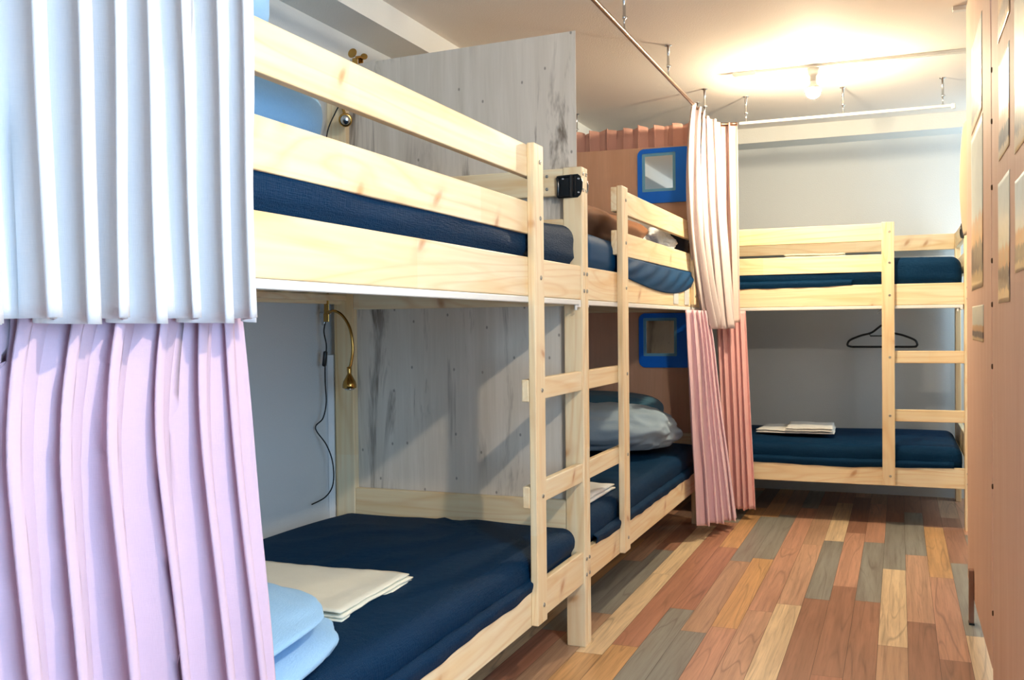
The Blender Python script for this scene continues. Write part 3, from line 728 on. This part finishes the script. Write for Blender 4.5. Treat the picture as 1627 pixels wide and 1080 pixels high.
o = finish('rail', b, WHITEM, None, True); o.parent = rail2; o.matrix_local = Matrix.Translation((-0.2, -2.19, -RZ))
rail3 = empty('curtain_rail', (-0.4, 2.25, RZ)); tag(rail3, 'curtain rail behind the hardboard sheet, carrying the dusty rose curtain', 'curtain rail', 'ceiling curtain rails')
b = box_bm(0.80, 0.014, 0.014, 0.003, 2, None, (-0.36, 2.225, RZ)); o = finish('rail', b, WHITEM, None, True); o.parent = rail3; o.matrix_local = Matrix.Translation((0.4, -2.25, -RZ))
def hanger_bracket(parent, x, y):
    b = lathe_bm([(0.016, 0), (0.016, -0.003), (0.006, -0.006), (0.0055, -0.08), (0.0075, -0.082), (0.0075, -0.094), (0.0035, -0.096), (0.0032, -0.127), (0.006, -0.129), (0.006, -0.14)], 12)
    lathe_bm([(0.0028, 0), (0.0028, 0.012)], 8, b, Matrix.Translation((0, 0, -0.088)) @ Matrix.Rotation(R(90), 4, 'Y'))
    o = finish('ceiling_bracket', b, CHROME, None, True); o.parent = parent; o.matrix_local = Matrix.Translation(Vector((x, y, CEIL)) - parent.location)
for x, y in ((0.045, -1.6), (0.045, -0.45), (0.045, 0.37), (0.045, 1.09), (0.045, 1.93)): hanger_bracket(rail1, x, y)
for x in (0.215, 0.70, 1.165): hanger_bracket(rail2, x, 2.187)
hanger_bracket(rail3, -0.735, 2.225); hanger_bracket(rail3, -0.05, 2.225)

# ------------------------------------------------------------------ curtains
def lerp_poly(P, u):
    P = [Vector(p) for p in P]; ls = [(b - a).length for a, b in zip(P, P[1:])]; tot = sum(ls); d = u * tot
    for a, b, l in zip(P, P[1:], ls):
        if d <= l or b is P[-1]: return a.lerp(b, d / l if l else 0), (b - a).normalized()
        d -= l
def curtain(name, mat, top, bot, folds, amp, label, group, seed=0.0, head=0.05, shear=0.0, sharp=0.6, hem=0.03, nu=None, nv=56, lap=0.35, zwave=0.0, ztop=0.0, drape=0.0, mid=None, cat='curtain', side=1):
    """top/bot: polylines of (x,y,z); folds are U-shaped pleats, overlapping by lap"""
    rn = random.Random(seed); ph = [rn.uniform(-0.6, 0.6) for _ in range(folds * 2 + 4)]; am = [rn.uniform(0.7, 1.2) for _ in range(folds * 2 + 4)]
    nu = nu or folds * 22
    def f(u, v):        # v 0 top .. 1 bottom
        a, ta = lerp_poly(top, u); b, tb = lerp_poly(bot, u)
        p = a.lerp(b, v); t = ta.lerp(tb, v).normalized()
        if mid:
            m_, tm = lerp_poly(mid, u); dm = m_ - a.lerp(b, 0.4); p = p + Vector((dm.x, dm.y, 0)) * (4 * v * (1 - v)) ** 0.9
        nrm = Vector((t.y, -t.x, 0)) * side
        uu = u * folds + shear * v * (1 - u) * u
        i = int(max(0, min(folds * 2, math.floor(uu)))); fr = uu - math.floor(uu)
        aa = am[i] * (1 - fr) + am[i + 1] * fr; pp_ = ph[i] * (1 - fr) + ph[i + 1] * fr
        A = (amp[0] + (amp[1] - amp[0]) * v ** 0.7) * aa
        ang = 2 * math.pi * uu + pp_ * (0.4 + v) + 0.5 * math.sin(v * 2.3 + i * 1.7)
        w_ = math.sin(ang); w_ = math.copysign(abs(w_) ** sharp, w_)
        cyc = (Vector(top[-1]) - Vector(top[0])).length / folds
        along = lap * cyc * math.sin(2 * ang + 0.5) * 0.5
        edge = min(1, u * folds * 1.2, (1 - u) * folds * 1.2); edge_ = min(1, (1 - u) * 5)
        if drape: p = p + t * drape * (1 - min(1, v / 0.24)) ** 2 * edge_
        q = p + nrm * (A * w_ * (0.35 + 0.65 * edge)) + t * along * edge
        q.z += 0.004 * math.sin(ang * 0.5 + 1) * v + zwave * math.sin(u * 5 + seed) * v
        q += nrm * 0.006 * fn(u * 5 + seed, v * 3, 1.0)
        if ztop: q.z += ztop * (fn(u * 14 + seed, 1.0, 2.0) + 0.5 * math.sin(ang)) * (1 - v) ** 3
        if v < head: q += nrm * 0.003 * math.sin(u * folds * 2 * math.pi * 2)
        return q
    o = cloth_grid(name, mat, f, nu, nv, None, 0.0016)
    return tag(o, label, cat, group)
G_C = 'curtains around the bunks'
curtain('bed_curtain', C_WHITE, [(0.052, -2.75, 2.10), (0.052, -1.838, 2.10)], [(0.062, -2.75, 1.066), (0.058, -1.822, 1.068)], 15, (0.026, 0.032), 'long white upper curtain hanging at the left picture edge, in deep folds', G_C, 3, sharp=0.6, lap=0.62)
curtain('bed_curtain', C_PINK, [(0.014, -2.75, 1.116), (0.014, -1.815, 1.116)], [(0.10, -2.70, 0.06), (0.085, -1.77, 0.06)], 12, (0.009, 0.038), 'lilac pink lower curtain at the left picture edge, below the white curtain', G_C, 11, shear=2.0, sharp=0.75, lap=0.5, drape=0.06)
curtain('bed_curtain', C_PEACH, [(0.045, 1.62, 2.115), (0.045, 1.96, 2.115), (0.085, 2.13, 2.115)], [(0.035, 1.98, 1.03), (0.10, 2.02, 1.03), (0.165, 2.07, 1.03)], 5, (0.020, 0.028), 'cream white upper curtain bunched at the rail corner by the middle bunk', G_C, 5, sharp=1.0, lap=0.5, mid=[(0.030, 1.56, 1.7), (0.05, 1.85, 1.7), (0.115, 2.10, 1.7)])
curtain('bed_curtain', cloth('warm_peach_curtain_cloth', (246, 220, 212), (242, 212, 204), trans=0.2), [(0.075, 2.19, 2.12), (0.17, 2.187, 2.115)], [(0.09, 2.17, 1.06), (0.178, 2.17, 1.06)], 2, (0.018, 0.026), 'peach upper curtain bunched at the left end of the white rail, by the far bunk', G_C, 9, sharp=1.0, lap=0.4, nu=70)
curtain('bed_curtain', C_DUSTY, [(-0.745, 2.196, 2.136), (-0.02, 2.196, 2.136)], [(-0.745, 2.20, 1.06), (-0.02, 2.20, 1.06)], 8, (0.012, 0.016), 'dusty rose curtain whose ruffled heading shows above the tan hardboard sheet', G_C, 13, sharp=0.8, lap=0.3, ztop=0.012)
curtain('bed_curtain', C_ROSE2, [(0.034, 1.48, 1.120), (0.036, 2.06, 1.120)], [(0.050, 1.62, 0.075), (0.175, 2.02, 0.045)], 6, (0.016, 0.030), 'light rose lower curtain gathered at the foot of the middle bunk', G_C, 21, sharp=1.0, lap=0.4)
curtain('bed_curtain', C_ROSE, [(0.040, 2.25, 1.12), (0.195, 2.262, 1.12)], [(0.085, 2.225, 0.05), (0.245, 2.235, 0.06)], 5, (0.010, 0.022), 'deep rose lower curtain gathered at the left of the far bunk', G_C, 25, sharp=1.0, lap=0.4)

# ------------------------------------------------------------------ ceiling lights
def ceiling_lamp(x, y, x0, x1, mat, label, glabel):
    t = empty('light_track', ((x0 + x1) / 2, y, CEIL)); tag(t, glabel, 'light track', 'white ceiling light tracks')
    b = box_bm(x1 - x0, 0.032, 0.016, 0.003, 2, None, (0, 0, -0.008)); box_bm(x1 - x0 - .02, 0.012, 0.003, 0, 1, b, (0, 0, -0.0165))
    finish('track', b, WHITEM, t)
    b = box_bm(0.10, 0.034, 0.02, 0.003, 2, None, (x0 - (x0 + x1) / 2 + .06, 0, -0.014)); finish('power_feed', b, WHITEM, t)
    l = empty('ceiling_lamp', (x, y, CEIL)); tag(l, label, 'lamp', 'bare bulb ceiling lamps')
    finish('lamp_holder', lathe_bm([(0.026, -0.017), (0.026, -0.035), (0.021, -0.048), (0.015, -0.05), (0.015, -0.074), (0.012, -0.078)], 20), WHITEM, l, True)
    cap = [(0.012, -0.074), (0.014, -0.084)] + [(0.034 * math.sin(a), -0.121 + 0.034 * math.cos(a)) for a in [R(25 + k * 48 / 5) for k in range(6)]]
    finish('bulb_light_shield', lathe_bm(cap, 24), WHITEM, l, True)  # opaque upper shell, added to keep the bulb's light off the ceiling
    prof = [(0.034 * math.sin(a), -0.121 + 0.034 * math.cos(a)) for a in [R(74 + k * 106 / 12) for k in range(13)]]
    finish('bulb', lathe_bm(prof, 24), mat, l, True)
ceiling_lamp(0.595, 1.675, 0.228, 1.42, BULBM, 'lit bare bulb in a white holder on the ceiling track', 'white light track across the ceiling with the lit bulb')
ceiling_lamp(1.36, -1.91, 0.60, 1.72, BULBN, 'lit bare bulb on the ceiling near the photographer, above the nearest bunk', 'white light track across the ceiling near the photographer')
t = empty('light_track', (1.3, 1.03, CEIL)); tag(t, 'short end of a white track at the top right, beside the plywood panel', 'light track', 'white ceiling light tracks')
finish('track', box_bm(0.29, 0.032, 0.016, 0.003, 2, None, (0, 0, -0.008)), WHITEM, t)

# ------------------------------------------------------------------ clip lamps and cords
def clip_lamp(label, clip, neck, head, headdir, cord, sw_at, disc):
    r = empty('clip_lamp', clip); tag(r, label, 'reading lamp', 'brass clip reading lamps')
    C = Vector(clip)
    if disc:
        b = lathe_bm([(0.017, -0.0015), (0.018, 0), (0.017, 0.0015)], 24, None, Matrix.Translation((0.0, -0.014, 0.012)) @ Matrix.Rotation(R(80), 4, 'X'))
        lathe_bm([(0.012, -0.0015), (0.013, 0), (0.012, 0.0015)], 20, b, Matrix.Translation((0.030, 0.016, 0.004)) @ Matrix.Rotation(R(70), 4, 'X') @ Matrix.Rotation(R(25), 4, 'Y'))
        tube_bm([(0.012, -0.012, -0.006), (0.022, 0.0, -0.002), (0.028, 0.012, -0.004)], 0.006, 10, b)
        box_bm(0.022, 0.004, 0.04, 0.001, 1, b, (0.008, -0.010, -0.025)); box_bm(0.02, 0.004, 0.04, 0.001, 1, b, (0.02, 0.010, -0.025))
    else:
        b = box_bm(0.020, 0.003, 0.085, 0.001, 1, None, (0.012, -0.010, -0.012)); box_bm(0.022, 0.004, 0.03, 0.001, 1, b, (0.012, -0.012, -0.055))
    finish('clip', b, BRASS, r)
    b = box_bm(0.022, 0.003, 0.035, 0.001, 1, None, (-0.012, 0.006, -0.02)); box_bm(0.014, 0.006, 0.055, 0.002, 1, b, (-0.010, 0.002, -0.055)); tube_bm([(-0.02, -0.002, -0.04), (0.02, -0.002, -0.04)], 0.005, 8, b)
    finish('clip_spring', b, CHROME, r)
    finish('gooseneck', tube_bm([Vector(p) - C for p in smoothpath(neck, 10)], 0.0052, 10), BRASS, r, True)
    d = Vector(headdir).normalized(); q = d.to_track_quat('Z', 'Y').to_matrix().to_4x4()
    b = lathe_bm([(0.006, -0.012), (0.008, -0.010), (0.008, 0.0), (0.007, 0.012), (0.012, 0.022), (0.021, 0.038), (0.024, 0.05), (0.024, 0.060), (0.020, 0.062)], 20)
    h = finish('lamp_head', b, BRASS, r, True); h.matrix_local = Matrix.Translation(Vector(head) - C) @ q
    b = lathe_bm([(0.018, 0.0625), (0.016, 0.066), (0.008, 0.069), (0.0005, 0.070)], 16); o = finish('lens', b, CHROME, h, True)
    finish('cord', tube_bm([Vector(p) - C for p in smoothpath(cord, 8)], 0.0024, 8), DARKB, r, True)
    if sw_at:
        (p, dd) = sw_at; q2 = Vector(dd).normalized().to_track_quat('Z', 'Y').to_matrix().to_4x4()
        b = box_bm(0.016, 0.013, 0.055, 0.005, 2); s = finish('cord_switch', b, BLACK, r, True); s.matrix_local = Matrix.Translation(Vector(p) - C) @ q2
clip_lamp('brass clip reading lamp under the nearest upper bunk, gooseneck arching over the lower bed', (-0.915, -0.12, 1.145),
          [(-0.90, -0.13, 1.105), (-0.86, -0.15, 1.112), (-0.82, -0.16, 1.095), (-0.785, -0.17, 1.05), (-0.775, -0.17, 0.985), (-0.782, -0.17, 0.935), (-0.790, -0.17, 0.912)],
          (-0.790, -0.17, 0.908), (0, 0, -1),
          [(-0.908, -0.13, 1.075), (-0.918, -0.125, 1.04), (-0.912, -0.12, 0.99), (-0.918, -0.12, 0.93), (-0.925, -0.11, 0.86), (-0.922, -0.11, 0.79), (-0.930, -0.12, 0.735), (-0.955, -0.13, 0.70), (-0.92, -0.115, 0.64), (-0.905, -0.10, 0.575), (-0.905, -0.10, 0.50), (-0.93, -0.11, 0.455), (-0.955, -0.16, 0.435)],
          ((-0.919, -0.12, 0.945), (0.12, 0, 1)), False)
clip_lamp('brass clip reading lamp clamped on the top edge of the tall plywood sheet', (-0.855, 0.0, 2.025),
          [(-0.845, -0.018, 1.985), (-0.86, -0.055, 1.95), (-0.885, -0.06, 1.90), (-0.880, -0.05, 1.85), (-0.865, -0.05, 1.805)],
          (-0.862, -0.052, 1.795), (0.45, -0.8, -0.25),
          [(-0.85, -0.02, 1.97), (-0.87, -0.05, 1.88), (-0.90, -0.06, 1.82), (-0.925, -0.07, 1.76), (-0.935, -0.08, 1.68), (-0.94, -0.1, 1.60)],
          None, True)
# ------------------------------------------------------------------ clothes hanger
cx, cy, cz = 0.865, 3.2, 0.903
b = bmesh.new()
arm = [(-0.17, 0, 0.0), (-0.192, 0, 0.006), (-0.196, 0, 0.018), (-0.180, 0, 0.042), (-0.12, 0, 0.068), (-0.06, 0, 0.085), (-0.02, 0, 0.115), (0, 0, 0.128), (0.02, 0, 0.115), (0.06, 0, 0.085), (0.12, 0, 0.068), (0.180, 0, 0.042), (0.196, 0, 0.018), (0.192, 0, 0.006), (0.17, 0, 0.0), (0, 0, 0.0), (-0.17, 0, 0.0)]
tube_bm(smoothpath(arm, 6), 0.0065, 8, b)
tube_bm([(-0.07, 0, 0.080), (-0.066, 0, 0.066), (0.066, 0, 0.066), (0.07, 0, 0.080)], 0.004, 8, b)
o = empty('clothes_hanger', (cx, cy, cz)); tag(o, 'black plastic clothes hanger hanging behind the ladder of the far bunk', 'hanger')
finish('hanger_body', b, BLACK, o, True)
hk = [(0, 0, 0.125), (0, 0, 0.165), (0.008, 0, 0.18), (0.022, 0, 0.195), (0.02, 0, 0.215), (0.0, 0, 0.224), (-0.018, 0, 0.212), (-0.02, 0, 0.20)]
finish('hook', tube_bm(smoothpath(hk, 6), 0.0026, 8), CHROME, o, True)
